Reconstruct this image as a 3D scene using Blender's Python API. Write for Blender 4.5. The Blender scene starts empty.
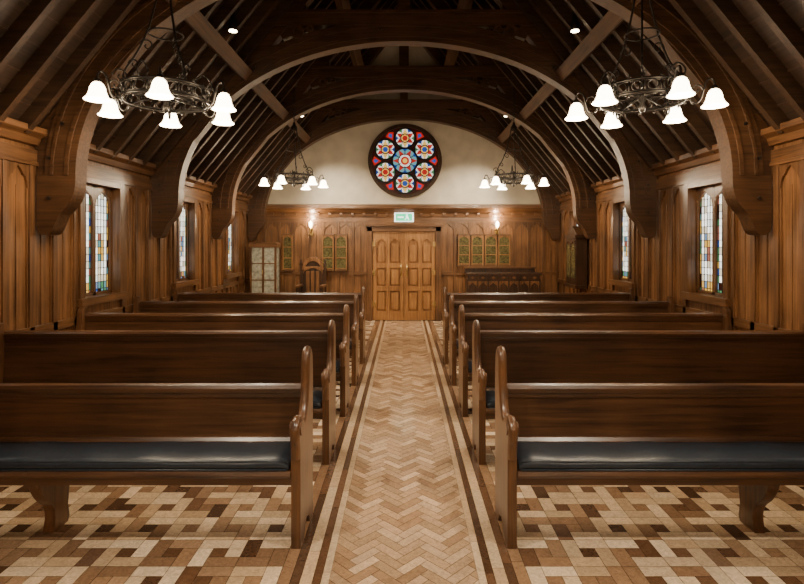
import bpy, math, random
from mathutils import Vector
random.seed(7)
scene = bpy.context.scene
COL = scene.collection
pi = math.pi

# ------------------------------------------------------------------ materials
def mat_new(name):
    m = bpy.data.materials.new(name); m.use_nodes = True
    nt = m.node_tree; b = nt.nodes['Principled BSDF']
    return m, nt, b

def wood(name, dark, light, axis='Z', rough=0.4, scale=1.0, coat=0.0, bump=0.15, spec=0.5):
    m, nt, b = mat_new(name)
    tc = nt.nodes.new('ShaderNodeTexCoord')
    mp = nt.nodes.new('ShaderNodeMapping')
    s = {'X': (0.9, 22, 22), 'Y': (22, 0.9, 22), 'Z': (22, 22, 0.9)}[axis]
    mp.inputs['Scale'].default_value = [k*scale for k in s]
    nt.links.new(tc.outputs['Object'], mp.inputs[0])
    n1 = nt.nodes.new('ShaderNodeTexNoise'); n1.inputs['Scale'].default_value = 1.6
    n1.inputs['Detail'].default_value = 6; n1.inputs['Roughness'].default_value = .62
    n1.inputs['Distortion'].default_value = .6
    nt.links.new(mp.outputs[0], n1.inputs['Vector'])
    n2 = nt.nodes.new('ShaderNodeTexNoise'); n2.inputs['Scale'].default_value = 2.2
    n2.inputs['Detail'].default_value = 3
    nt.links.new(tc.outputs['Object'], n2.inputs['Vector'])
    mx = nt.nodes.new('ShaderNodeMath'); mx.operation = 'MULTIPLY_ADD'
    nt.links.new(n2.outputs[0], mx.inputs[0]); mx.inputs[1].default_value = .55
    nt.links.new(n1.outputs[0], mx.inputs[2])
    cr = nt.nodes.new('ShaderNodeValToRGB')
    cr.color_ramp.elements[0].position = .56; cr.color_ramp.elements[0].color = (*dark, 1)
    cr.color_ramp.elements[1].position = .98; cr.color_ramp.elements[1].color = (*light, 1)
    nt.links.new(mx.outputs[0], cr.inputs[0])
    nt.links.new(cr.outputs[0], b.inputs['Base Color'])
    b.inputs['Roughness'].default_value = rough
    b.inputs['Coat Weight'].default_value = coat
    b.inputs['Coat Roughness'].default_value = .18
    b.inputs['Specular IOR Level'].default_value = spec
    bp = nt.nodes.new('ShaderNodeBump'); bp.inputs['Strength'].default_value = bump
    bp.inputs['Distance'].default_value = .004
    nt.links.new(n1.outputs[0], bp.inputs['Height'])
    nt.links.new(bp.outputs[0], b.inputs['Normal'])
    return m

def plain(name, col, rough=.5, metal=0, emit=None, es=0, noise=0.0, nscale=8):
    m, nt, b = mat_new(name)
    b.inputs['Base Color'].default_value = (*col, 1)
    b.inputs['Roughness'].default_value = rough
    b.inputs['Metallic'].default_value = metal
    if noise > 0:
        tc = nt.nodes.new('ShaderNodeTexCoord')
        n = nt.nodes.new('ShaderNodeTexNoise'); n.inputs['Scale'].default_value = nscale
        n.inputs['Detail'].default_value = 5
        nt.links.new(tc.outputs['Object'], n.inputs['Vector'])
        cr = nt.nodes.new('ShaderNodeValToRGB')
        cr.color_ramp.elements[0].position = .3; cr.color_ramp.elements[1].position = .7
        cr.color_ramp.elements[0].color = (*[c*(1-noise) for c in col], 1)
        cr.color_ramp.elements[1].color = (*[min(1, c*(1+noise*.5)) for c in col], 1)
        nt.links.new(n.outputs[0], cr.inputs[0]); nt.links.new(cr.outputs[0], b.inputs['Base Color'])
    if emit:
        b.inputs['Emission Color'].default_value = (*emit, 1)
        b.inputs['Emission Strength'].default_value = es
    return m

OAK = wood('oak_panel', (.080, .034, .012), (.33, .155, .060), 'Z', .36, coat=.2)
OAKF = wood('oak_frame', (.055, .023, .008), (.22, .100, .038), 'Z', .36, coat=.2)
OAKX = wood('oak_rail', (.060, .025, .009), (.24, .110, .042), 'X', .36, coat=.2)
OAKY = wood('oak_rail_y', (.060, .025, .009), (.24, .110, .042), 'Y', .36, coat=.2)
DOORW = wood('oak_door', (.17, .072, .022), (.44, .215, .072), 'Z', .33, coat=.2)
PEW = wood('pew_wood', (.032, .0130, .0055), (.125, .055, .022), 'X', .33, coat=.3)
PEWE = wood('pew_end_wood', (.045, .018, .007), (.17, .075, .028), 'Z', .33, coat=.3)
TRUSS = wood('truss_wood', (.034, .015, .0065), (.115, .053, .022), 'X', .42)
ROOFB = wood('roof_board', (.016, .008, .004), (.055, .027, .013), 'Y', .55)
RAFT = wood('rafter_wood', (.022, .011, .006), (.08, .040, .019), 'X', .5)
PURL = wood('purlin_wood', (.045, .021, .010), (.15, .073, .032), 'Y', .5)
DARKW = wood('dark_furniture', (.018, .009, .005), (.075, .033, .014), 'Z', .35, coat=.3)
PLASTER = plain('plaster', (.68, .61, .48), .9, noise=.16, nscale=3)
CUSH = plain('cushion_leather', (.017, .026, .040), .33, noise=.25, nscale=30)
IRON = plain('wrought_iron', (.055, .048, .042), .35, .75)
BRASS = plain('brass', (.55, .38, .15), .3, .9)
SHADE = plain('glass_shade', (.9, .85, .75), .3, 0, (1, .80, .55), 17)
BULB = plain('bulb', (.9, .85, .75), .3, 0, (1, .8, .5), 24)
LEAD = plain('lead_came', (.02, .02, .022), .5, .4)
GL = {
 'clear': plain('glass_clear', (.5, .5, .5), .2, 0, (1, .95, .82), 2.4),
 'clear2': plain('glass_clear_b', (.5, .5, .5), .2, 0, (.92, .95, .88), 1.7),
 'clear3': plain('glass_clear_c', (.5, .5, .5), .2, 0, (1, .85, .58), 1.1),
 'red': plain('glass_red', (.3, .02, .02), .2, 0, (.75, .03, .02), .6),
 'blue': plain('glass_blue', (.02, .04, .2), .2, 0, (.03, .13, .55), .7),
 'sblue': plain('glass_softblue', (.1, .12, .2), .2, 0, (.28, .45, .72), .8),
 'rose': plain('glass_rose', (.2, .1, .1), .2, 0, (.70, .24, .15), .6),
 'green': plain('glass_green', (.02, .2, .06), .2, 0, (.16, .40, .2), .7),
 'amber': plain('glass_amber', (.4, .2, .02), .2, 0, (.98, .58, .12), 1.0),
 'teal': plain('glass_teal', (.05, .2, .2), .2, 0, (.20, .46, .50), .75),
 'white': plain('glass_white', (.6, .6, .6), .2, 0, (1, .93, .85), 1.0),
 'rdark': plain('glass_darkred', (.03, .006, .005), .3, 0, (.25, .02, .01), .07),
}
CASEG = plain('case_glass', (.17, .15, .065), .10, .2, noise=.75, nscale=26)
GLASSP = plain('cabinet_glass', (.50, .51, .43), .08, 0, noise=.5, nscale=14)
EXITG = plain('exit_green', (.02, .4, .15), .4, 0, (.05, .75, .35), 1.6)
EXITW = plain('exit_white', (.8, .8, .8), .4, 0, (.9, 1, .95), 2.2)

# ------------------------------------------------------------------ mesh builder
class MB:
    def __init__(s): s.v = []; s.f = []; s.m = []; s.mats = []; s.sm = []
    def mi(s, mat):
        if mat not in s.mats: s.mats.append(mat)
        return s.mats.index(mat)
    def add(s, vs, fs, mat, smooth=False):
        o = len(s.v); s.v += [tuple(p) for p in vs]; k = s.mi(mat)
        for f in fs: s.f.append([i+o for i in f]); s.m.append(k); s.sm.append(smooth)
    def box(s, x0, x1, y0, y1, z0, z1, mat):
        x0, x1 = sorted((x0, x1)); y0, y1 = sorted((y0, y1)); z0, z1 = sorted((z0, z1))
        vs = [(x0,y0,z0),(x1,y0,z0),(x1,y1,z0),(x0,y1,z0),(x0,y0,z1),(x1,y0,z1),(x1,y1,z1),(x0,y1,z1)]
        s.add(vs, [(0,3,2,1),(4,5,6,7),(0,1,5,4),(1,2,6,5),(2,3,7,6),(3,0,4,7)], mat)
    def prism(s, poly, axis, a, b, mat):
        n = len(poly)
        def P(p, t): return (t, p[0], p[1]) if axis == 'X' else ((p[0], t, p[1]) if axis == 'Y' else (p[0], p[1], t))
        vs = [P(p, a) for p in poly] + [P(p, b) for p in poly]
        fs = [tuple(range(n)), tuple(range(2*n-1, n-1, -1))] + [(i, i+n, (i+1) % n+n, (i+1) % n) for i in range(n)]
        s.add(vs, fs, mat)
    def strip(s, inner, outer, axis, a, b, mat):
        n = len(inner)
        def P(p, t): return (t, p[0], p[1]) if axis == 'X' else (p[0], t, p[1])
        vs = [P(p, a) for p in inner]+[P(p, a) for p in outer]+[P(p, b) for p in inner]+[P(p, b) for p in outer]
        fs = []
        for i in range(n-1):
            j = i+1
            fs += [(i, j, n+j, n+i), (2*n+i, 3*n+i, 3*n+j, 2*n+j), (i, 2*n+i, 2*n+j, j), (n+i, n+j, 3*n+j, 3*n+i)]
        fs += [(0, n, 3*n, 2*n), (n-1, 3*n-1, 4*n-1, 2*n-1)] if False else [(0, n, 3*n, 2*n), (n-1, 2*n-1, 4*n-1, 3*n-1)]
        s.add(vs, fs, mat)
    def beam(s, p0, p1, w, h, mat, up=(0, 0, 1)):
        p0 = Vector(p0); p1 = Vector(p1); d = (p1-p0).normalized(); up = Vector(up)
        x = d.cross(up).normalized(); u = x.cross(d).normalized()
        vs = []
        for p in (p0, p1):
            for a, b in ((-1,-1),(1,-1),(1,1),(-1,1)): vs.append(p+x*a*w/2+u*b*h/2)
        s.add(vs, [(0,1,2,3),(7,6,5,4),(0,4,5,1),(1,5,6,2),(2,6,7,3),(3,7,4,0)], mat)
    def tube(s, pts, r, mat, n=8, closed=False):
        pts = [Vector(p) for p in pts]; N = len(pts); vs = []; prev = None
        for i, p in enumerate(pts):
            if closed: d = pts[(i+1) % N]-pts[i-1]
            else: d = pts[min(i+1, N-1)]-pts[max(i-1, 0)]
            d.normalize()
            if prev is None:
                u = d.cross(Vector((0, 0, 1)))
                if u.length < .1: u = d.cross(Vector((1, 0, 0)))
            else: u = prev-d*prev.dot(d)
            u.normalize(); prev = u; w = d.cross(u)
            rr = r[i] if isinstance(r, (list, tuple)) else r
            for k in range(n):
                a = 2*pi*k/n; vs.append(p+u*math.cos(a)*rr+w*math.sin(a)*rr)
        fs = []
        for i in range(N if closed else N-1):
            j = (i+1) % N
            for k in range(n): fs.append((i*n+k, i*n+(k+1) % n, j*n+(k+1) % n, j*n+k))
        if not closed: fs += [tuple(range(n-1, -1, -1)), tuple((N-1)*n+k for k in range(n))]
        s.add(vs, fs, mat, True)
    def lathe(s, prof, c, mat, n=16):
        vs = []
        for r, z in prof:
            for k in range(n):
                a = 2*pi*k/n; vs.append((c[0]+r*math.cos(a), c[1]+r*math.sin(a), c[2]+z))
        fs = []
        for i in range(len(prof)-1):
            for k in range(n): fs.append((i*n+k, i*n+(k+1) % n, (i+1)*n+(k+1) % n, (i+1)*n+k))
        s.add(vs, fs, mat, True)
    def ringY(s, cx, cz, r0, r1, ya, yb, mat, n=32):
        A = [(cx+r0*math.cos(2*pi*k/n), cz+r0*math.sin(2*pi*k/n)) for k in range(n+1)]
        B = [(cx+r1*math.cos(2*pi*k/n), cz+r1*math.sin(2*pi*k/n)) for k in range(n+1)]
        s.strip(A, B, 'Y', ya, yb, mat)
    def discY(s, cx, cz, r, ya, yb, mat, n=28):
        s.prism([(cx+r*math.cos(2*pi*k/n), cz+r*math.sin(2*pi*k/n)) for k in range(n)], 'Y', ya, yb, mat)
    def build(s, name, bevel=0.0, parent=None):
        me = bpy.data.meshes.new(name); me.from_pydata(s.v, [], s.f)
        for m in s.mats: me.materials.append(m)
        for i, p in enumerate(me.polygons):
            p.material_index = s.m[i]; p.use_smooth = s.sm[i]
        me.update()
        import bmesh
        bm = bmesh.new(); bm.from_mesh(me); bmesh.ops.recalc_face_normals(bm, faces=bm.faces); bm.to_mesh(me); bm.free()
        o = bpy.data.objects.new(name, me); COL.objects.link(o)
        if bevel:
            b = o.modifiers.new('bevel', 'BEVEL'); b.width = bevel; b.segments = 2; b.limit_method = 'ANGLE'; b.angle_limit = .7
        if parent: o.parent = parent
        return o

def crom(pts, n=6):
    out = []
    P = [pts[0]]+list(pts)+[pts[-1]]
    for i in range(1, len(P)-2):
        for k in range(n):
            t = k/n
            out.append(tuple(.5*((2*P[i][a])+(-P[i-1][a]+P[i+1][a])*t+(2*P[i-1][a]-5*P[i][a]+4*P[i+1][a]-P[i+2][a])*t*t
                       + (-P[i-1][a]+3*P[i][a]-3*P[i+1][a]+P[i+2][a])*t**3) for a in range(len(pts[0]))))
    out.append(tuple(pts[-1])); return out

# ------------------------------------------------------------------ dimensions
HW = 3.25; YF = 11.37; YB = -2.6; ZP = 2.57; SL = 1.225; ZA = ZP+HW*SL
TY = [-1.65, .5, 2.65, 4.8, 6.95, 9.1, 11.2]
WY = [-.7, 1.45, 3.6, 5.75, 7.92, 10.1]
WZ0, WZ1, WW = 1.05, 2.23, .34

# ------------------------------------------------------------------ floor
def clip(poly, a, b, c):   # keep a*x+b*y<=c
    out = []
    for i in range(len(poly)):
        p, q = poly[i-1], poly[i]
        dp, dq = a*p[0]+b*p[1]-c, a*q[0]+b*q[1]-c
        if (dp <= 0) != (dq <= 0):
            t = dp/(dp-dq); out.append((p[0]+(q[0]-p[0])*t, p[1]+(q[1]-p[1])*t))
        if dq <= 0: out.append(q)
    return out
planks = []
Lt = [(.66, .49, .32), (.74, .57, .39), (.60, .44, .28), (.52, .36, .215)]
Md = [(.29, .17, .092), (.24, .138, .075), (.34, .21, .12)]
Dk = [(.125, .062, .031), (.09, .045, .023), (.16, .083, .044)]
def jit(c):
    k = random.uniform(.86, 1.14); return tuple(x*k for x in c)
def rect(x0, x1, y0, y1, c, g=.0012):
    planks.append(([(x0+g, y0+g), (x1-g, y0+g), (x1-g, y1-g), (x0+g, y1-g)], jit(c)))
HB = .355
W = .056; n = 3; c45 = math.sqrt(.5)
rng = int(16/W)
for i in range(-rng, rng):
    for j in range(-rng, rng):
        k = (i-j) % (2*n)
        if k == 0: r = (i, j, i+n, j+1)
        elif k == 2*n-1: r = (i, j, i+1, j+n)
        else: continue
        cx, cy = (r[0]+r[2])/2*W, (r[1]+r[3])/2*W
        X, Y = (cx-cy)*c45, (cx+cy)*c45
        if abs(X) > HB+.15 or Y < YB-.2 or Y > YF+.2: continue
        g = .0012
        pl = [(r[0]*W+g, r[1]*W+g), (r[2]*W-g, r[1]*W+g), (r[2]*W-g, r[3]*W-g), (r[0]*W+g, r[3]*W-g)]
        pl = [((p-q)*c45, (p+q)*c45) for p, q in pl]
        for a, b, c in ((1,0,HB),(-1,0,HB),(0,1,YF),(0,-1,-YB)):
            pl = clip(pl, a, b, c)
            if len(pl) < 3: break
        if len(pl) >= 3:
            c = random.choice([(.50,.33,.20),(.42,.27,.155),(.58,.40,.25),(.34,.205,.112),(.46,.30,.175)])
            planks.append((pl, jit(c)))
for s in (-1, 1):
    for (a, b, tones) in ((.355, .395, Lt[2:]), (.395, .435, Dk), (.435, .495, Lt[2:]), (.495, .54, Dk), (.54,.60, Md)):
        y = YB
        while y < YF:
            y2 = min(YF, y+random.uniform(.5, .9))
            rect(min(s*a, s*b), max(s*a, s*b), y, y2, random.choice(tones)); y = y2
U = .080
for s in (-1, 1):
    nx = int((HW-.6)/(U*3))+1
    for I in range(nx):
        for J in range(int((YF-YB)/(U*3))+1):
            x0 = .60+I*3*U; y0 = YB+J*3*U
            flip = (I+J) % 2
            if flip: rs = [(0,0,2,1),(2,0,3,2),(1,2,3,3),(0,1,1,3)]
            else: rs = [(1,0,3,1),(2,1,3,3),(0,2,2,3),(0,0,1,2)]
            for qi, q in enumerate(rs+[(1,1,2,2)]):
                u = random.random()
                if q == (1,1,2,2): c = random.choice(Dk+Md[:2])
                elif flip: c = random.choice(Lt) if u < .9 else random.choice(Md)
                else:
                    if qi % 2: c = random.choice(Md) if u < .6 else (random.choice(Dk) if u < .85 else random.choice(Lt))
                    else: c = random.choice(Lt) if u < .78 else random.choice(Md)
                xa, xb = x0+q[0]*U, x0+q[2]*U
                ya, yb = y0+q[1]*U, min(y0+q[3]*U, YF)
                if xa >= HW or ya >= YF: continue
                xb = min(xb, HW)
                if s < 0: xa, xb = -xb, -xa
                rect(xa, xb, ya, yb, c)
verts = [(-HW-.3, YB-.3, -.003), (HW+.3, YB-.3, -.003), (HW+.3, YF+.3, -.003), (-HW-.3, YF+.3, -.003),
         (-HW-.3, YB-.3, -.15), (HW+.3, YB-.3, -.15), (HW+.3, YF+.3, -.15), (-HW-.3, YF+.3, -.15)]
faces = [(0,1,2,3),(7,6,5,4),(0,4,5,1),(1,5,6,2),(2,6,7,3),(3,7,4,0)]; cols = [(.05,.025,.012)]*6
for pl, c in planks:
    o = len(verts); verts += [(x, y, 0) for x, y in pl]; faces.append(tuple(range(o, o+len(pl)))); cols.append(c)
me = bpy.data.meshes.new('floor'); me.from_pydata(verts, [], faces)
ca = me.color_attributes.new('Col', 'FLOAT_COLOR', 'CORNER')
for p in me.polygons:
    for li in p.loop_indices: ca.data[li].color = (*cols[p.index], 1)
fl = bpy.data.objects.new('floor', me); COL.objects.link(fl)
m, nt, b = mat_new('parquet')
at = nt.nodes.new('ShaderNodeAttribute'); at.attribute_name = 'Col'
tc = nt.nodes.new('ShaderNodeTexCoord')
nz = nt.nodes.new('ShaderNodeTexNoise'); nz.inputs['Scale'].default_value = 38; nz.inputs['Detail'].default_value = 6; nz.inputs['Distortion'].default_value = 1.5
nt.links.new(tc.outputs['Object'], nz.inputs['Vector'])
mr = nt.nodes.new('ShaderNodeMapRange'); mr.inputs[1].default_value = .25; mr.inputs[2].default_value = .75
mr.inputs[3].default_value = .66; mr.inputs[4].default_value = 1.2
nt.links.new(nz.outputs[0], mr.inputs[0])
mx = nt.nodes.new('ShaderNodeVectorMath'); mx.operation = 'SCALE'
nt.links.new(at.outputs['Color'], mx.inputs[0]); nt.links.new(mr.outputs[0], mx.inputs['Scale'])
nt.links.new(mx.outputs[0], b.inputs['Base Color'])
b.inputs['Roughness'].default_value = .26
b.inputs['Coat Weight'].default_value = .25; b.inputs['Coat Roughness'].default_value = .12
me.materials.append(m)

# ------------------------------------------------------------------ panel helper
def arch_head(u0, u1, zs, zt):
    """plate outline (u,z) filling u0..u1, zs..zt with pointed cusped arch cut from below"""
    w = u1-u0; c = (u0+u1)/2
    pts = [(u0, zt), (u1, zt), (u1, zs)]
    h = (zt-zs)*.8
    prof = [(1, 0), (.93, .35), (.72, .60), (.56, .62), (.40, .78), (.18, .93), (0, 1)]
    for a, z in prof: pts.append((c+a*w/2*.96, zs+z*h))
    for a, z in prof[-2::-1]: pts.append((c-a*w/2*.96, zs+z*h))
    pts.append((u0, zs))
    out = []
    for p in pts:
        if not out or (abs(p[0]-out[-1][0])+abs(p[1]-out[-1][1])) > 1e-5: out.append(p)
    return out

# ------------------------------------------------------------------ side walls
for s, nm in ((-1, 'left'), (1, 'right')):
    w = MB(); T = .26
    X0, X1 = s*HW, s*(HW+T)
    prev = YB
    for yc in WY:
        w.box(X0, X1, prev, yc-WW, 0, ZP, OAK)
        w.box(X0, X1, yc-WW, yc+WW, 0, WZ0, OAK)
        w.box(X0, X1, yc-WW, yc+WW, WZ1, ZP, OAK)
        prev = yc+WW
    w.box(X0, X1, prev, YF+.2, 0, ZP, OAK)
    xf = s*(HW-.034)
    def segs(skip):
        out = []; p = YB
        for yc in WY:
            out.append((p, yc-WW-skip)); p = yc+WW+skip
        out.append((p, YF)); return out
    w.box(X0, xf, YB, YF, 0, .16, OAKY)
    w.box(X0, xf, YB, YF, 2.31, 2.42, OAKY)
    w.box(X0, xf, YB, YF, .80, .88, OAKY)
    for a, b_ in segs(.11):
        L = b_-a; k = max(1, round(L/.34)); st = L/k
        for i in range(k+1):
            y = a+i*st
            w.box(X0, xf, y-.032, y+.032, .16, 2.31, OAKF)
            if i < k:
                w.prism(arch_head(y+.032, y+st-.032, 2.06, 2.31), 'X', X0, s*(HW-.024), OAKF)
                w.box(X0, s*(HW-.008), y+st/2-.005, y+st/2+.005, .88, 2.10, OAK)
                for yy in (y+.032, y+st-.044):
                    w.box(X0, s*(HW-.018), yy, yy+.012, .88, 2.08, OAK)
    for yc in WY:
        for q in (-.2, 0, .2):
            w.box(X0, xf, yc+q-.025, yc+q+.025, .16, .80, OAKF)
    w.build('wall_'+nm, .004)
    t = MB()
    t.prism([(s*HW, 2.46), (s*(HW-.05), 2.46), (s*(HW-.07), 2.52), (s*(HW-.13), 2.55), (s*(HW-.13), 2.60), (s*(HW-.02), 2.62), (s*HW, 2.62)], 'Y', YB, YF-.15, OAKY)
    t.box(s*HW, s*(HW-.045), YB, YF-.15, 2.28, 2.315, OAKY)
    t.build('trim_1' if s < 0 else 'trim_2', .004)
    bb = MB(); bb.box(s*(HW-.034), s*(HW-.05), YB, YF-.06, 0, .14, OAKY); bb.build('baseboard_'+nm, .005)

# windows
wn = 0
for s in (-1, 1):
    for yc in WY:
        wn += 1; w = MB(); xg = s*(HW+.075)
        WI = WW-.006
        for a, b_ in ((yc-WW-.075, yc-WI), (yc+WI, yc+WW+.075)):
            w.box(s*(HW-.055), s*(HW+.10), a, b_, WZ0-.05, WZ1+.05, OAKF)
        w.box(s*(HW-.052), s*(HW+.10), yc-WW, yc+WW, WZ1-.006, WZ1+.05, OAKY)
        w.box(s*(HW-.09), s*(HW+.14), yc-WW-.10, yc+WW+.10, WZ0-.07, WZ0+.006, OAKY)
        xa, xb = s*(HW+.045), s*(HW+.10)
        w.box(xa, xb, yc-.025, yc+.025, WZ0, WZ1, OAKF)
        for a in (yc-WI, yc+WI-.025): w.box(xa, xb, a, a+.025, WZ0, WZ1, OAKF)
        w.box(xa, xb, yc-WI, yc+WI, WZ0, WZ0+.035, OAKY); w.box(xa, xb, yc-WI, yc+WI, WZ1-.035, WZ1, OAKY)
        for side in (-1, 1):
            a, b_ = (yc-WI+.025, yc-.025) if side < 0 else (yc+.025, yc+WI-.025)
            z0, z1 = WZ0+.035, WZ1-.035
            w.prism(arch_head(a, b_, z1-.15, z1), 'X', xa, xb, OAKF)
            bw = .030
            nc = 4
            us = [a, a+bw]+[a+bw+(b_-a-2*bw)*k/nc for k in range(1, nc)]+[b_-bw, b_]
            nr = 14; zs = [z0, z0+bw]+[z0+bw+(z1-z0-2*bw)*k/nr for k in range(1, nr)]+[z1-bw, z1]
            for i in range(len(us)-1):
                for j in range(len(zs)-1):
                    edge = i in (0, len(us)-2) or j in (0, 1)
                    if edge: g = GL[random.choice(['rose', 'sblue', 'green', 'amber', 'amber', 'teal', 'rdark', 'blue', 'green'])]
                    elif (j in (5, 6, 7, 8)) and i in (2, 3): g = GL[random.choice(['rose', 'teal', 'amber', 'clear3', 'sblue'])]
                    else: g = GL[random.choice(['clear', 'clear', 'clear2', 'clear3'])]
                    w.add([(xg, us[i], zs[j]), (xg, us[i+1], zs[j]), (xg, us[i+1], zs[j+1]), (xg, us[i], zs[j+1])], [(0,1,2,3)], g)
            for u in us: w.box(xg-.005, xg+.005, u-.0038, u+.0038, z0, z1, LEAD)
            for z in zs: w.box(xg-.005, xg+.005, a, b_, z-.0034, z+.0034, LEAD)
        w.box(xg+s*.05, xg+s*.06, yc-WW, yc+WW, WZ0, WZ1, LEAD)
        w.build('window_%d' % wn)

# ------------------------------------------------------------------ far wall
ZC = 2.40
w = MB()
DZ = 1.86
w.box(-HW-.2, HW+.2, YF, YF+.25, 0, ZC, OAK)
w.prism([(-HW-.2, ZC), (HW+.2, ZC), (HW+.2, ZP), (0, ZA+.2), (-HW-.2, ZP)], 'Y', YF, YF+.25, PLASTER)
yf = YF-.028
for s in (-1, 1):
    a, b_ = .76, HW
    w.box(s*a, s*b_, yf, YF, 0, .16, OAKX); w.box(s*a, s*b_, yf, YF, 2.06, 2.18, OAKX); w.box(s*a, s*b_, yf, YF, .95, 1.02, OAKX)
    k = 8; st = (b_-a)/k
    for i in range(k+1):
        x = a+i*st
        w.box(s*(x-.027), s*(x+.027), yf-.004, YF, .16, 2.06, OAKF)
        if i < k:
            w.prism(arch_head(min(s*(x+.027), s*(x+st-.027)), max(s*(x+.027), s*(x+st-.027)), 1.86, 2.06), 'Y', YF-.022, YF, OAKF)
            w.box(s*(x+st/2-.006), s*(x+st/2+.006), YF-.01, YF, .16, 1.95, OAKF)
w.box(-.76, .76, yf, YF, DZ+.14, 2.18, OAKX)
w.build('wall_back', .004)
t = MB()
t.prism([(YF, 2.16), (YF-.04, 2.16), (YF-.05, 2.24), (YF-.10, 2.32), (YF-.14, 2.34), (YF-.14, 2.41), (YF-.03, 2.44), (YF, 2.44)], 'X', -HW+.13, HW-.13, OAKX)
for i in range(26):
    x = -3.0+i*.24; t.box(x-.03, x+.03, YF-.075, YF-.03, 2.20, 2.25, OAKX)
t.build('trim_3', .004)
t = MB()
for s in (-1, 1): t.box(s*.66, s*.77, YF-.13, YF-.0, 0, DZ+.10, OAKF)
t.box(-.77, .77, YF-.13, YF-.0, DZ, DZ+.12, OAKX); t.box(-.81, .81, YF-.16, YF, DZ+.10, DZ+.16, OAKX)
t.build('trim_4', .006)
bb = MB()
for s in (-1, 1): bb.box(s*.78, s*(HW-.06), YF-.05, YF-.032, 0, .14, OAKX)
bb.build('baseboard_back', .004)
# doors
for di, s in enumerate((-1, 1)):
    d = MB(); y0, y1 = YF-.085, YF-.036
    d.box(s*.004, s*.655, y0+.028, y1, .01, DZ, DOORW)
    for x in (.045, .335, .61): d.box(s*(x-.04 if x < .1 else x-.035), s*(x+.035 if x < .6 else x+.045), y0-.01, y0+.03, .01, DZ, DOORW)
    for z0, z1 in ((.01, .20), (.62, .72), (1.10, 1.20), (1.74, DZ)): d.box(s*.01, s*.65, y0-.008, y0+.03, z0, z1, DOORW)
    for (xa, xb) in ((.08, .30), (.37, .575)):
        for (za, zb) in ((.20, .62), (.72, 1.10), (1.2, 1.6)):
            cx = s*(xa+xb)/2; cz = (za+zb)/2; hx = (xb-xa)/2-.035; hz = (zb-za)/2-.035
            d.prism([(cx-hx, cz-hz), (cx+hx, cz-hz), (cx+hx, cz+hz), (cx-hx, cz+hz)], 'Y', y0+.006, y0+.03, DOORW)
        a, b_ = sorted((s*xa, s*xb)); d.prism(arch_head(a, b_, 1.58, 1.745), 'Y', y0-.006, y0+.03, DOORW)
    d.tube([(s*.06, y0-.01, .95), (s*.06, y0-.05, 1.0), (s*.06, y0-.05, 1.12), (s*.06, y0-.01, 1.17)], .011, BRASS)
    d.box(s*.045, s*.075, y0-.016, y0-.01, .92, 1.2, BRASS)
    for z in (.35, 1.0, 1.6): d.box(s*.60, s*.66, y0-.02, y0-.008, z-.05, z+.05, BRASS)
    d.build('door_%d' % (di+1), .006)
# exit sign
e = MB(); e.box(-.20, .20, YF-.17, YF-.145, 2.06, 2.25, EXITW); e.box(-.17, .17, YF-.176, YF-.17, 2.08, 2.23, EXITG)
e.box(-.13, -.01, YF-.18, YF-.176, 2.14, 2.17, EXITW); e.discY(.06, 2.20, .018, YF-.18, YF-.176, EXITW, 10)
e.prism([(.03, 2.18), (.08, 2.18), (.11, 2.10), (.09, 2.10), (.06, 2.14), (.03, 2.10), (.01, 2.10), (.045, 2.15)], 'Y', YF-.18, YF-.176, EXITW)
e.box(-.03, .03, YF-.15, YF-.035, 2.10, 2.2, EXITW)
e.build('exit_sign')
# wall behind the camera
w = MB(); w.box(-HW-.2, HW+.2, YB-.2, YB, 0, ZC, OAK)
w.prism([(-HW-.2, ZC), (HW+.2, ZC), (HW+.2, ZP), (0, ZA+.2), (-HW-.2, ZP)], 'Y', YB-.2, YB, PLASTER)
for i in range(19):
    x = -3.2+i*.3555; w.box(x-.03, x+.03, YB, YB+.025, 0, 2.3, OAKF)
w.build('wall_front')

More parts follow.
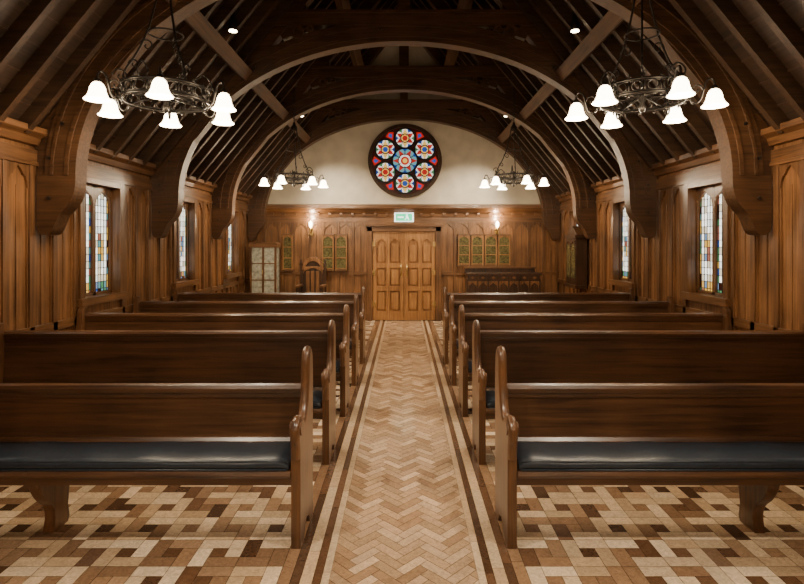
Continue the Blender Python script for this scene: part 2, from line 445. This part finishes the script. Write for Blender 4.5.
# ------------------------------------------------------------------ rose window
r = MB(); CX, CZ = 0.02, 3.345; Y1 = YF
r.discY(CX, CZ, .74, Y1-.02, Y1+.0, GL['rdark'], 64)
r.ringY(CX, CZ, .705, .775, Y1-.07, Y1, DARKW, 64)
def poly(pts, c, y=Y1-.032): r.prism(pts, 'Y', y, Y1-.02, GL[c])
def pc(cx, cz, a, rr): return (cx+rr*math.cos(a), cz+rr*math.sin(a))
for k in range(6):
    a = pi/2+k*pi/3; mx_, mz_ = pc(CX, CZ, a, .475)
    r.discY(mx_, mz_, .222, Y1-.034, Y1-.02, LEAD, 32)
    r.discY(mx_, mz_, .205, Y1-.037, Y1-.02, GL['white'], 32)
    for q in range(6):
        b_ = a+q*pi/3
        r.prism([pc(mx_, mz_, b_, .05), pc(mx_, mz_, b_+.42, .12), pc(mx_, mz_, b_, .20), pc(mx_, mz_, b_-.42, .12)], 'Y', Y1-.042, Y1-.02, GL['red' if (q+k) % 3 else 'amber'])
        b2 = b_+pi/6
        r.prism([pc(mx_, mz_, b2-.26, .19), pc(mx_, mz_, b2, .135), pc(mx_, mz_, b2+.26, .19), pc(mx_, mz_, b2, .203)], 'Y', Y1-.041, Y1-.02, GL['blue' if q % 2 else 'green'])
        e2 = pc(mx_, mz_, b2, .2)
        r.tube([(mx_, Y1-.043, mz_), (e2[0], Y1-.043, e2[1])], .006, LEAD, 4)
    r.ringY(mx_, mz_, .078, .098, Y1-.046, Y1-.02, LEAD, 24)
    r.discY(mx_, mz_, .078, Y1-.045, Y1-.02, GL['amber'], 14)
    r.discY(mx_, mz_, .055, Y1-.048, Y1-.02, GL['blue' if k % 2 else 'red'], 14)
    r.ringY(mx_, mz_, .192, .228, Y1-.058, Y1-.02, LEAD, 32)
    b_ = a+pi/6
    poly([pc(CX, CZ, b_, .50), pc(CX, CZ, b_+.15, .65), pc(CX, CZ, b_, .69), pc(CX, CZ, b_-.15, .65)], 'red')
    poly([pc(CX, CZ, b_, .55), pc(CX, CZ, b_+.07, .62), pc(CX, CZ, b_, .66), pc(CX, CZ, b_-.07, .62)], 'blue', Y1-.036)
    r.prism([pc(CX, CZ, b_, .262), pc(CX, CZ, b_-.5, .125), pc(CX, CZ, b_+.5, .125)][::-1], 'Y', Y1-.046, Y1-.02, GL['red'])
    r.prism([pc(CX, CZ, a-.25, .262), pc(CX, CZ, a, .19), pc(CX, CZ, a+.25, .262)], 'Y', Y1-.043, Y1-.02, GL['blue'])
    e1, e2 = pc(CX, CZ, a, .1), pc(CX, CZ, a, .27)
    r.tube([(e1[0], Y1-.05, e1[1]), (e2[0], Y1-.05, e2[1])], .008, LEAD, 4)
r.discY(CX, CZ, .27, Y1-.038, Y1-.02, GL['teal'], 40)
r.ringY(CX, CZ, .248, .285, Y1-.058, Y1-.02, LEAD, 40)
r.ringY(CX, CZ, .13, .147, Y1-.052, Y1-.02, LEAD, 40)
r.discY(CX, CZ, .13, Y1-.050, Y1-.02, GL['white'], 12); r.discY(CX, CZ, .09, Y1-.053, Y1-.02, GL['red'], 12); r.discY(CX, CZ, .05, Y1-.056, Y1-.02, GL['amber'], 12)
r.build('window_rose')

# ------------------------------------------------------------------ roof
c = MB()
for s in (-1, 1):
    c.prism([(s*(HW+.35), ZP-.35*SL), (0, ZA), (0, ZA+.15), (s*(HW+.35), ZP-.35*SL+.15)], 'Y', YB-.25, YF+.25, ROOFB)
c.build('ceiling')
c = MB()
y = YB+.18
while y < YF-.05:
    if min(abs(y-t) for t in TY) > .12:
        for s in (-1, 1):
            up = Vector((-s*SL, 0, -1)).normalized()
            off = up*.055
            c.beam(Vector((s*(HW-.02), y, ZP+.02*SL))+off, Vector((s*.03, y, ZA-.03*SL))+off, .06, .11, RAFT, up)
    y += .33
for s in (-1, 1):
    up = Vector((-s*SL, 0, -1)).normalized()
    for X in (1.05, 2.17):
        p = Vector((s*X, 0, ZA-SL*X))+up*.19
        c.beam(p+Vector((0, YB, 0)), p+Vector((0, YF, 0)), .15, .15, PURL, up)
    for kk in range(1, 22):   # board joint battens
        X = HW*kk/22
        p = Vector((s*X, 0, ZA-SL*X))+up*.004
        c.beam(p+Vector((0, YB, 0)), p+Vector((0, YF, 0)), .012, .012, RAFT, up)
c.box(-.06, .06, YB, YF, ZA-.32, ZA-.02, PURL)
c.build('roof_rafters')

def ell(a, b, n=30, t0=0, t1=pi/2):
    return [(a*math.sin(t0+(t1-t0)*k/n), 2.2+b*math.cos(t0+(t1-t0)*k/n)) for k in range(n+1)]
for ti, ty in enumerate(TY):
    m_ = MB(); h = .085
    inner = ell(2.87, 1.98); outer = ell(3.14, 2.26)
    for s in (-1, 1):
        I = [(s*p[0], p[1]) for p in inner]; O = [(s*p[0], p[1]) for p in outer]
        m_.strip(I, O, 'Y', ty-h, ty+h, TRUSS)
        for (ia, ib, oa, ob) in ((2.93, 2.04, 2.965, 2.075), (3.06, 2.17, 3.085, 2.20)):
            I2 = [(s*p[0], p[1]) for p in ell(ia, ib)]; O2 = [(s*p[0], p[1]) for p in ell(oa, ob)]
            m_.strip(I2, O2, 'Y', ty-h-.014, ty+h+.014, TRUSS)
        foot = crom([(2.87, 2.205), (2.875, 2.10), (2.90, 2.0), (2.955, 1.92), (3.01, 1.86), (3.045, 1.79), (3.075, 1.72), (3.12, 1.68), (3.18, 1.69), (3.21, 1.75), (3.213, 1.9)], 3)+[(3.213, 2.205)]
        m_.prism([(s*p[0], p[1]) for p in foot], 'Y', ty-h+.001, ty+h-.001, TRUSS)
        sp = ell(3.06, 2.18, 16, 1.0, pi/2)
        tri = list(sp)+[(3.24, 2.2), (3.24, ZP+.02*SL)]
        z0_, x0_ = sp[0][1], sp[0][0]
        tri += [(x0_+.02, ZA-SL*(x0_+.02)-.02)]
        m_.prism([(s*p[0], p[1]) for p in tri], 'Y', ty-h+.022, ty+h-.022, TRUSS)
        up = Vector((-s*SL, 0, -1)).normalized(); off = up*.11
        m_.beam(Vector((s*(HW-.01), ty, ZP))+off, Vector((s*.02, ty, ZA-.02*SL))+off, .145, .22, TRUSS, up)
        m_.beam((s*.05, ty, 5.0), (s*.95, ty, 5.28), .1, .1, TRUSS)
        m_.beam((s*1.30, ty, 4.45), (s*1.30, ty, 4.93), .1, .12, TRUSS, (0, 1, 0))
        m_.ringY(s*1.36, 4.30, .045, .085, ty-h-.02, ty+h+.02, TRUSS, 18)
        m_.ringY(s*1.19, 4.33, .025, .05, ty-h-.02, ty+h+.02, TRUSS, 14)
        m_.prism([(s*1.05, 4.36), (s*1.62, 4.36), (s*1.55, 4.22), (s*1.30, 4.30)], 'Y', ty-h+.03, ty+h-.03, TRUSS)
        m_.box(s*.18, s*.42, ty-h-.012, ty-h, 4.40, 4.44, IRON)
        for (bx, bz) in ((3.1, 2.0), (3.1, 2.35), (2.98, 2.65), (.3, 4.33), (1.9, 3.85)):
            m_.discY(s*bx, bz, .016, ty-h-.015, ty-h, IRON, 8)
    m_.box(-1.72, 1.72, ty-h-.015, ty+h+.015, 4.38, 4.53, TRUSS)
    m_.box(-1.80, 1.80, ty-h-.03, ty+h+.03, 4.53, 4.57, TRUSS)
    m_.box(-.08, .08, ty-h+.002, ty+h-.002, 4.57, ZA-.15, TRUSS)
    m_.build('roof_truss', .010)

# ------------------------------------------------------------------ pews
def pew(s, yb, first=False):
    """yb: back face y. faces the camera (-y)."""
    p = MB(); D = .40; XA = .543; XW = 3.19
    bt = .775 if first else .915
    f = yb-D
    prof = [(f+.012, 0), (f+.012, .30)]
    up = crom([(f+.012, .30), (f+.005, .52), (f-.012, .585), (f-.012, .635), (f+.03, .665), (f+.085, .655), (f+.135, .625), (f+.19, .635), (f+.245, .70), (f+.275, .80),
               (f+.285, .89), (f+.295, .945), (f+.325, .978), (f+.365, .972), (f+.388, .935), (f+.40, .85)], 4)
    prof += up[1:]+[(yb, 0), (yb-.10, 0), (yb-.13, .05), (yb-.2, .075), (f+.16, .05), (f+.12, 0)]
    for xa in (XA, XW-.05):
        p.prism(prof, 'X', s*xa, s*(xa+.05), PEWE)
    p.tube([(s*(XA+.025), q[0], q[1]+.002) for q in up[3:-2]], .024, PEWE, 8)
    p.prism([(f+.028+.036*math.cos(t*pi/8), .628+.036*math.sin(t*pi/8)) for t in range(16)], 'X', s*(XA-.007), s*(XA+.057), PEWE)
    x0, x1 = s*(XA+.05), s*(XW-.05)
    yt, yl = yb-.035, yb-.075
    p.prism([(yl-.012, .36), (yl+.018, .36), (yt+.018, bt-.03), (yt-.012, bt-.03)], 'X', x0, x1, PEW)
    p.prism([(yt-.030, bt-.05), (yt-.036, bt-.02), (yt-.025, bt-.003), (yt, bt+.004), (yt+.025, bt-.003), (yt+.034, bt-.02), (yt+.03, bt-.05)], 'X', x0, x1, PEW)
    p.prism([(yt-.024, bt-.075), (yt-.028, bt-.05), (yt+.02, bt-.05), (yt+.02, bt-.075)], 'X', x0, x1, PEW)
    p.prism([(yl-.03, .40), (yl-.03, .46), (yl-.01, .48), (yl+.02, .48), (yl+.02, .40)], 'X', x0, x1, PEW)
    p.prism([(f+.0, .375), (f-.008, .39), (f, .41), (f+.03, .415), (yl+.02, .395), (yl+.02, .37), (f+.04, .385)], 'X', x0, x1, PEW)
    p.box(x0, x1, f+.03, f+.055, .325, .38, PEW)
    p.box(x0, x1, yb-.085, yb-.055, .30, .38, PEW)
    for xs in (1.97,):
        q = crom([(f+.045, .38), (f+.055, .30), (f+.10, .22), (f+.165, .15), (f+.185, .08), (f+.165, .0)], 5)
        q += [(f+.30, 0), (f+.315, .03), (f+.30, .10), (f+.315, .20), (f+.345, .30), (f+.35, .38)]
        p.prism(q, 'X', s*(xs-.03), s*(xs+.03), PEWE)
    sec = crom([(f+.015, .412), (f+.004, .43), (f+.008, .452), (f+.03, .466), (f+.12, .473), (f+.24, .468), (f+.29, .458), (f+.30, .42)], 3)
    L = (XW-.05)-(XA+.05)-.02
    N = 90
    base = XA+.06
    rows = []
    for i in range(N+1):
        t = i/N; x = base+L*t
        e = 1.0+.05*math.sin(t*47)+.03*math.sin(t*23+1)
        for jn in (0, 1):
            dd = abs(t-jn)*L
            if dd < .05: e = min(e, .62+.38*math.sqrt(max(0, 1-(1-dd/.05)**2)))
        rows.append([(s*x, a, .412+(z-.412)*e) for a, z in sec])
    m0 = len(sec)
    vs = [q for rw in rows for q in rw]
    fs = [(i*m0+j, i*m0+j+1, (i+1)*m0+j+1, (i+1)*m0+j) for i in range(N) for j in range(m0-1)]
    fs += [tuple(range(m0)), tuple(N*m0+j for j in range(m0-1, -1, -1))]
    fs += [(i*m0, (i+1)*m0, (i+1)*m0+m0-1, i*m0+m0-1) for i in range(N)]
    p.add(vs, fs, CUSH, True)
    for zz, yy in ((.458, f+.012), (.417, f+.004)):
        p.tube([(s*(base+.01), yy, zz), (s*(base+L-.01), yy, zz)], .005, CUSH, 6)
    return p.build('church_pew', .004)
PB = [3.22, 4.30, 5.38, 6.48, 7.58]
for s in (-1, 1):
    for i, yb in enumerate(PB): pew(s, yb, i == 0)

# ------------------------------------------------------------------ chandeliers
def light(name, typ, loc, e, col=(1, .78, .52), size=.03, par=None, **kw):
    l = bpy.data.lights.new(name, typ); l.energy = e; l.color = col
    l.shadow_soft_size = size
    for k_, v in kw.items(): setattr(l, k_, v)
    o = bpy.data.objects.new(name, l); o.location = loc; COL.objects.link(o)
    if par:
        o.parent = par
    return o
CE = 14.0
def chandelier(cx, cy, z, rot=0, e=CE):
    m_ = MB(); R = .31; RA = .485
    def P(r_, a, dz): return (cx+r_*math.cos(a), cy+r_*math.sin(a), z+dz)
    for dz, rr in ((.0, .012), (.10, .010), (.014, .006), (.086, .006)):
        m_.tube([P(R, 2*pi*k/36, dz) for k in range(36)], rr, IRON, 6, True)
    for k in range(18):   # filigree
        a = 2*pi*k/18
        m_.tube([(cx+(R)*math.cos(a+.12*math.cos(t*pi/5)), cy+R*math.sin(a+.12*math.cos(t*pi/5)), z+.05+.036*math.sin(t*pi/5)) for t in range(10)], .006, IRON, 5, True)
        m_.tube([P(R, a+pi/18, 0), P(R, a+pi/18, .1)], .006, IRON, 5)
        m_.lathe([(.001, -.025), (.010, -.012), (.001, 0)], P(R, a+pi/18, -.008), IRON, 6)
        m_.lathe([(.001, 0), (.009, .012), (.001, .035)], P(R, a+pi/18, .105), IRON, 6)
    for k in range(3):
        a = rot+k*pi/3
        m_.tube([P(R, a, .01), P(.12, a, .03), P(0, a, .05), P(-.12, a, .03), P(-R, a, .01)], .008, IRON, 6)
    m_.lathe([(.001, -.09), (.02, -.07), (.03, -.04), (.015, -.01), (.035, .03), (.02, .07), (.012, .12), (.03, .15), (.001, .18)], (cx, cy, z), IRON, 12)
    for k in range(6):
        a = rot+k*pi/3
        arm = crom([(R, .02), (.345, -.045), (.39, -.03), (.415, .05), (.435, .11), (.47, .125), (RA, .09), (RA, .05)], 5)
        m_.tube([P(q[0], a, q[1]) for q in arm], .008, IRON, 6)
        sc = [(.365+.045*(1-t/14)*math.cos(t*.6), .05+.045*(1-t/14)*math.sin(t*.6)) for t in range(12)]
        m_.tube([P(q[0], a, q[1]) for q in sc], .006, IRON, 5)
        c_ = P(RA, a, 0)
        m_.lathe([(.001, .07), (.022, .068), (.026, .045), (.022, .035)], c_, IRON, 12)
        m_.lathe([(.022, .045), (.038, .03), (.050, .005), (.057, -.03), (.070, -.060), (.090, -.080), (.087, -.083), (.066, -.062), (.052, -.03), (.03, .02), (.001, .04)], c_, SHADE, 18)
        m_.lathe([(.001, .02), (.018, .0), (.026, -.03), (.018, -.052), (.001, -.06)], c_, BULB, 10)
    for k in range(3):
        a = rot+pi/6+k*2*pi/3
        rod = crom([(R, .10), (.28, .22), (.21, .34), (.14, .50), (.08, .72), (.045, .90)], 5)
        m_.tube([P(q[0], a, q[1]) for q in rod], .008, IRON, 6)
        for (r0_, z0_, k0) in ((.31, .17, .06), (.13, .42, .05), (.22, .27, .04)):
            sc = [(r0_+k0*(1-t/16)*math.cos(t*.55), z0_+k0*(1-t/16)*math.sin(t*.55)) for t in range(14)]
            m_.tube([P(q[0], a, q[1]) for q in sc], .006, IRON, 5)
        a2 = a+pi/3
        m_.tube([P(q[0], a2, q[1]) for q in crom([(R, .10), (.33, .17), (.27, .23), (.21, .18), (.24, .14)], 4)], .007, IRON, 5)
    for dz, rr in ((.52, .125), (.90, .05), (.88, .05)):
        m_.tube([P(rr, 2*pi*k/20, dz) for k in range(20)], .007, IRON, 6, True)
    m_.lathe([(.05, .86), (.06, .90), (.03, .94), (.018, .98), (.001, 1.0)], (cx, cy, z), IRON, 12)
    top = ZA-SL*abs(cx)-.03; zz = z+.99; i = 0
    while zz < top:
        pts = []
        for t in range(10):
            q = t*pi/5; ou = .014*math.cos(q); dz = .034*math.sin(q)
            pts.append((cx+(ou if i % 2 else 0), cy+(0 if i % 2 else ou), zz+.03+dz))
        m_.tube(pts, .005, IRON, 5, True); zz += .052; i += 1
    m_.lathe([(.06, 0), (.05, -.06), (.02, -.09), (.001, -.1)], (cx, cy, top+.03), IRON, 12)
    o = m_.build('chandelier')
    for k in range(6):
        a = rot+k*pi/3
        light('bulb_light_%d' % (k+1), 'POINT', P(RA, a, -.105), e, par=o, size=.03)
for cy, rl, rr_ in ((4.15, .86, -.42), (9.0, .3, .75), (-.6, .2, .5)):  # last pair is unseen, added behind the camera to light the near pews
    for s in (-1, 1): chandelier(s*1.83, cy, 2.69 if cy < 6 else 2.64, rl if s < 0 else rr_, CE if cy > 0 else CE*.7)

# ceiling spot lamps; nearest and farthest pairs added to light aisle and far wall
for cy in (6.0, 1.6, 10.0):
    for s in (-1, 1):
        m_ = MB(); X = 1.90; zt = ZA-SL*X-.12
        m_.lathe([(.03, .12), (.03, .03), (.045, .02), (.055, -.08), (.05, -.085), (.045, -.03)], (s*X, cy, zt-.05), IRON, 14)
        m_.lathe([(.001, -.055), (.028, -.066), (.046, -.09), (.001, -.10)], (s*X, cy, zt-.05), BULB, 14)
        o = m_.build('ceiling_spotlight')
        L_ = light('spot_beam', 'SPOT', (s*X, cy, zt-.18), 420, (1, .84, .64), .04, o, spot_size=1.5, spot_blend=.9)
        tgt = Vector((s*.30, cy-.2, 0)) if cy < 9 else Vector((s*1.0, YF, .7))
        L_.rotation_euler = (tgt-Vector(L_.location)).to_track_quat('-Z', 'Y').to_euler()

# sconces
for s in (-1, 1):
    m_ = MB(); X = s*1.94; z = 1.92; y_ = YF-.035
    m_.prism([(X-.03, z-.14), (X+.03, z-.14), (X+.045, z-.05), (X+.02, z+.03), (X-.02, z+.03), (X-.045, z-.05)], 'Y', y_-.015, y_, BRASS)
    m_.tube(crom([(X, y_-.01, z-.06), (X, y_-.07, z-.10), (X, y_-.11, z-.07), (X, y_-.11, z-.03)], 4), .009, BRASS)
    m_.lathe([(.001, -.03), (.035, -.02), (.04, -.01), (.012, 0), (.012, .06), (.001, .06)], (X, y_-.11, z), BRASS, 12)
    m_.lathe([(.001, .06), (.02, .08), (.022, .10), (.01, .14), (.001, .16)], (X, y_-.11, z), BULB, 12)
    m_.lathe([(.025, .03), (.035, .07), (.038, .10), (.032, .14), (.03, .14), (.035, .10)], (X, y_-.11, z), SHADE, 14)
    o = m_.build('wall_sconce'); light('sconce_light', 'POINT', (X, y_-.13, z+.22), 16, par=o)

# ------------------------------------------------------------------ far furniture
def cases(x0, n_, z0, z1, wd=.19, st=.2775):
    m_ = MB()
    for i in range(n_):
        x = x0+i*st
        m_.box(x, x+wd, YF-.070, YF-.033, z0, z1, OAKF)
        for j in range(3):
            h = (z1-z0-.04)/3
            m_.box(x+.022, x+wd-.022, YF-.073, YF-.070, z0+.02+j*h+.012, z0+.02+(j+1)*h-.012, CASEG)
            m_.box(x+.02, x+wd-.02, YF-.082, YF-.07, z0+.02+j*h-.006, z0+.02+j*h+.012, DOORW)
        m_.box(x-.01, x+wd+.01, YF-.095, YF-.033, z1, z1+.03, OAKX)
        m_.box(x-.01, x+wd+.01, YF-.095, YF-.033, z0-.03, z0, OAKX)
        m_.box(x, x+.022, YF-.085, YF-.07, z0, z1, DOORW); m_.box(x+wd-.022, x+wd, YF-.085, YF-.07, z0, z1, DOORW)
        m_.prism(arch_head(x+.022, x+wd-.022, z1-.10, z1), 'Y', YF-.082, YF-.07, DOORW)
    m_.build('wall_display_case', .002)
cases(-2.54, 1, 1.06, 1.78, .21); cases(-1.71, 2, 1.06, 1.78, .24); cases(1.13, 4, 1.16, 1.78, .25, .28)
# display cabinet
m_ = MB(); x0, x1, y0, y1 = -3.08, -2.55, 10.78, 11.08
m_.box(x0, x1, y1-.02, y1, .05, 1.55, DARKW)
m_.box(x0, x1, y0, y1, .0, .5, OAK); m_.box(x0-.02, x1+.02, y0-.02, y1, 1.53, 1.60, OAKX); m_.box(x0-.02, x1+.02, y0-.02, y1, .48, .53, OAKX)
for x in (x0, x0+.245, x1-.04): m_.box(x, x+.04, y0, y0+.03, .5, 1.55, OAKF)
for x in (x0, x1-.03): m_.box(x, x+.03, y1-.04, y1, .5, 1.55, OAKF)
for z in (.85, 1.2): m_.box(x0, x1, y0+.03, y1, z, z+.015, OAKX)
m_.box(x0+.04, x0+.245, y0+.01, y0+.016, .53, 1.53, GLASSP); m_.box(x0+.285, x1-.04, y0+.01, y0+.016, .53, 1.53, GLASSP)
m_.box(x1-.006, x1, y0+.03, y1-.04, .53, 1.53, GLASSP)
for z in (.87, 1.2):
    m_.box(x0+.04, x1-.04, y0, y0+.02, z, z+.02, OAKX)
m_.prism([(x0-.02, 1.60), (x1+.02, 1.60), (x1-.02, 1.635), (x0+.02, 1.635)], 'Y', y0, y1, OAKX)
m_.box(x0+.06, x0+.24, y0-.012, y0, .08, .43, OAKF); m_.box(x0+.29, x1-.06, y0-.012, y0, .08, .43, OAKF)
m_.tube([(x0+.26, y0-.02, 1.0), (x0+.26, y0-.02, 1.08)], .008, BRASS)
m_.build('display_cabinet', .004)
# clergy chair
m_ = MB(); cx = -1.86; y0 = 10.62; y1 = 11.08
CH = DARKW
for x in (cx-.27, cx+.22):
    m_.box(x, x+.05, y0, y0+.05, 0, .74, CH); m_.box(x, x+.05, y1-.05, y1, 0, 1.17, CH)
    m_.box(x-.015, x+.065, y0-.04, y1, .74, .785, OAKX); m_.box(x+.01, x+.04, y0, y1, .12, .16, CH)
    m_.box(x+.015, x+.035, y0+.05, y1-.05, .47, .74, CH)
    m_.lathe([(.03, 0), (.035, .03), (.015, .05), (.025, .08), (.001, .13)], (x+.025, y1-.025, 1.17), CH, 10)
m_.box(cx-.27, cx+.27, y0, y1, .42, .47, CH); m_.box(cx-.23, cx+.23, y0+.02, y1-.06, .47, .52, CUSH)
bk = [(cx-.22, .5), (cx+.22, .5), (cx+.22, 1.08)]+[(cx+.22*math.cos(t*pi/12), 1.08+.24*math.sin(t*pi/12)) for t in range(1, 12)]+[(cx-.22, 1.08)]
m_.prism(bk, 'Y', y1-.04, y1-.02, DARKW)
A = [(cx+.17*math.cos(t*pi/12), 1.06+.19*math.sin(t*pi/12)) for t in range(13)]; B = [(cx+.22*math.cos(t*pi/12), 1.08+.26*math.sin(t*pi/12)) for t in range(13)]
m_.strip(A, B, 'Y', y1-.065, y1-.02, OAK)
for x in (-.15, -.05, .05): m_.box(cx+x+.01, cx+x+.08, y1-.055, y1-.04, .58, 1.05, OAK)
m_.prism(arch_head(cx-.2, cx+.2, 1.0, 1.14), 'Y', y1-.06, y1-.04, OAK)
m_.box(cx-.24, cx+.24, y0+.005, y0+.03, .34, .42, CH)
m_.build('clergy_chair', .006)
# sideboard / altar chest
m_ = MB(); x0, x1, y0, y1 = 1.26, 2.70, 10.72, 11.15
m_.box(x0, x1, y0+.02, y1, .06, .98, DARKW); m_.box(x0-.03, x1+.03, y0-.02, y1+.01, .98, 1.02, DARKW); m_.box(x0-.02, x1+.02, y0-.01, y1, 0, .08, DARKW)
m_.box(x0, x1, y1-.03, y1, 1.02, 1.10, DARKW); m_.box(x0-.02, x1+.02, y1-.06, y1+.0, 1.10, 1.13, OAKX)
k = 7; st = (x1-x0)/k
for i in range(k+1): m_.box(x0+i*st-.018, x0+i*st+.018, y0, y0+.03, .08, .90, DARKW)
for i in range(k):
    m_.prism(arch_head(x0+i*st+.018, x0+(i+1)*st-.018, .72, .86), 'Y', y0+.006, y0+.03, OAKF)
    m_.prism([(x0+(i+.5)*st+.04*math.cos(t*pi/2), .93+.03*math.sin(t*pi/2)) for t in range(4)], 'Y', y0-.006, y0+.02, OAKX)
m_.box(x0, x1, y0, y0+.03, .87, .98, DARKW); m_.box(x0, x1, y0, y0+.03, .34, .40, DARKW)
m_.build('altar_sideboard', .004)
# wall cabinet on right
m_ = MB(); xa, xb, ya, yb_ = 2.98, 3.195, 9.42, 9.98
m_.box(xa+.02, xb, ya, yb_, .86, 1.72, DARKW); m_.box(xa, xb, ya-.02, yb_+.02, 1.70, 1.76, DARKW); m_.box(xa, xb, ya-.02, yb_+.02, .82, .88, DARKW)
m_.prism([(ya, 1.76), (yb_, 1.76), ((ya+yb_)/2, 1.92)], 'X', xa+.04, xb, DARKW)
for a, b_ in ((ya+.03, (ya+yb_)/2-.01), ((ya+yb_)/2+.01, yb_-.03)):
    m_.prism(arch_head(a, b_, 1.5, 1.68), 'X', xa+.005, xa+.02, DARKW); m_.box(xa+.008, xa+.02, a, b_, .92, 1.0, DARKW)
    m_.box(xa+.012, xa+.02, a+.02, b_-.02, 1.0, 1.6, CASEG)
m_.build('wall_cabinet', .004)

# ------------------------------------------------------------------ world, camera
wd = bpy.data.worlds.new('World'); scene.world = wd; wd.use_nodes = True
bg = wd.node_tree.nodes['Background']; bg.inputs[0].default_value = (.7, .8, 1, 1); bg.inputs[1].default_value = .6
cam = bpy.data.cameras.new('camera'); co = bpy.data.objects.new('camera', cam); COL.objects.link(co)
co.location = (0, 0, 1.6); co.rotation_euler = (pi/2, 0, 0)
cam.sensor_width = 36; cam.lens = 36*540/804
cam.shift_x = -2/804; cam.shift_y = -48/804; cam.clip_start = .05
scene.camera = co
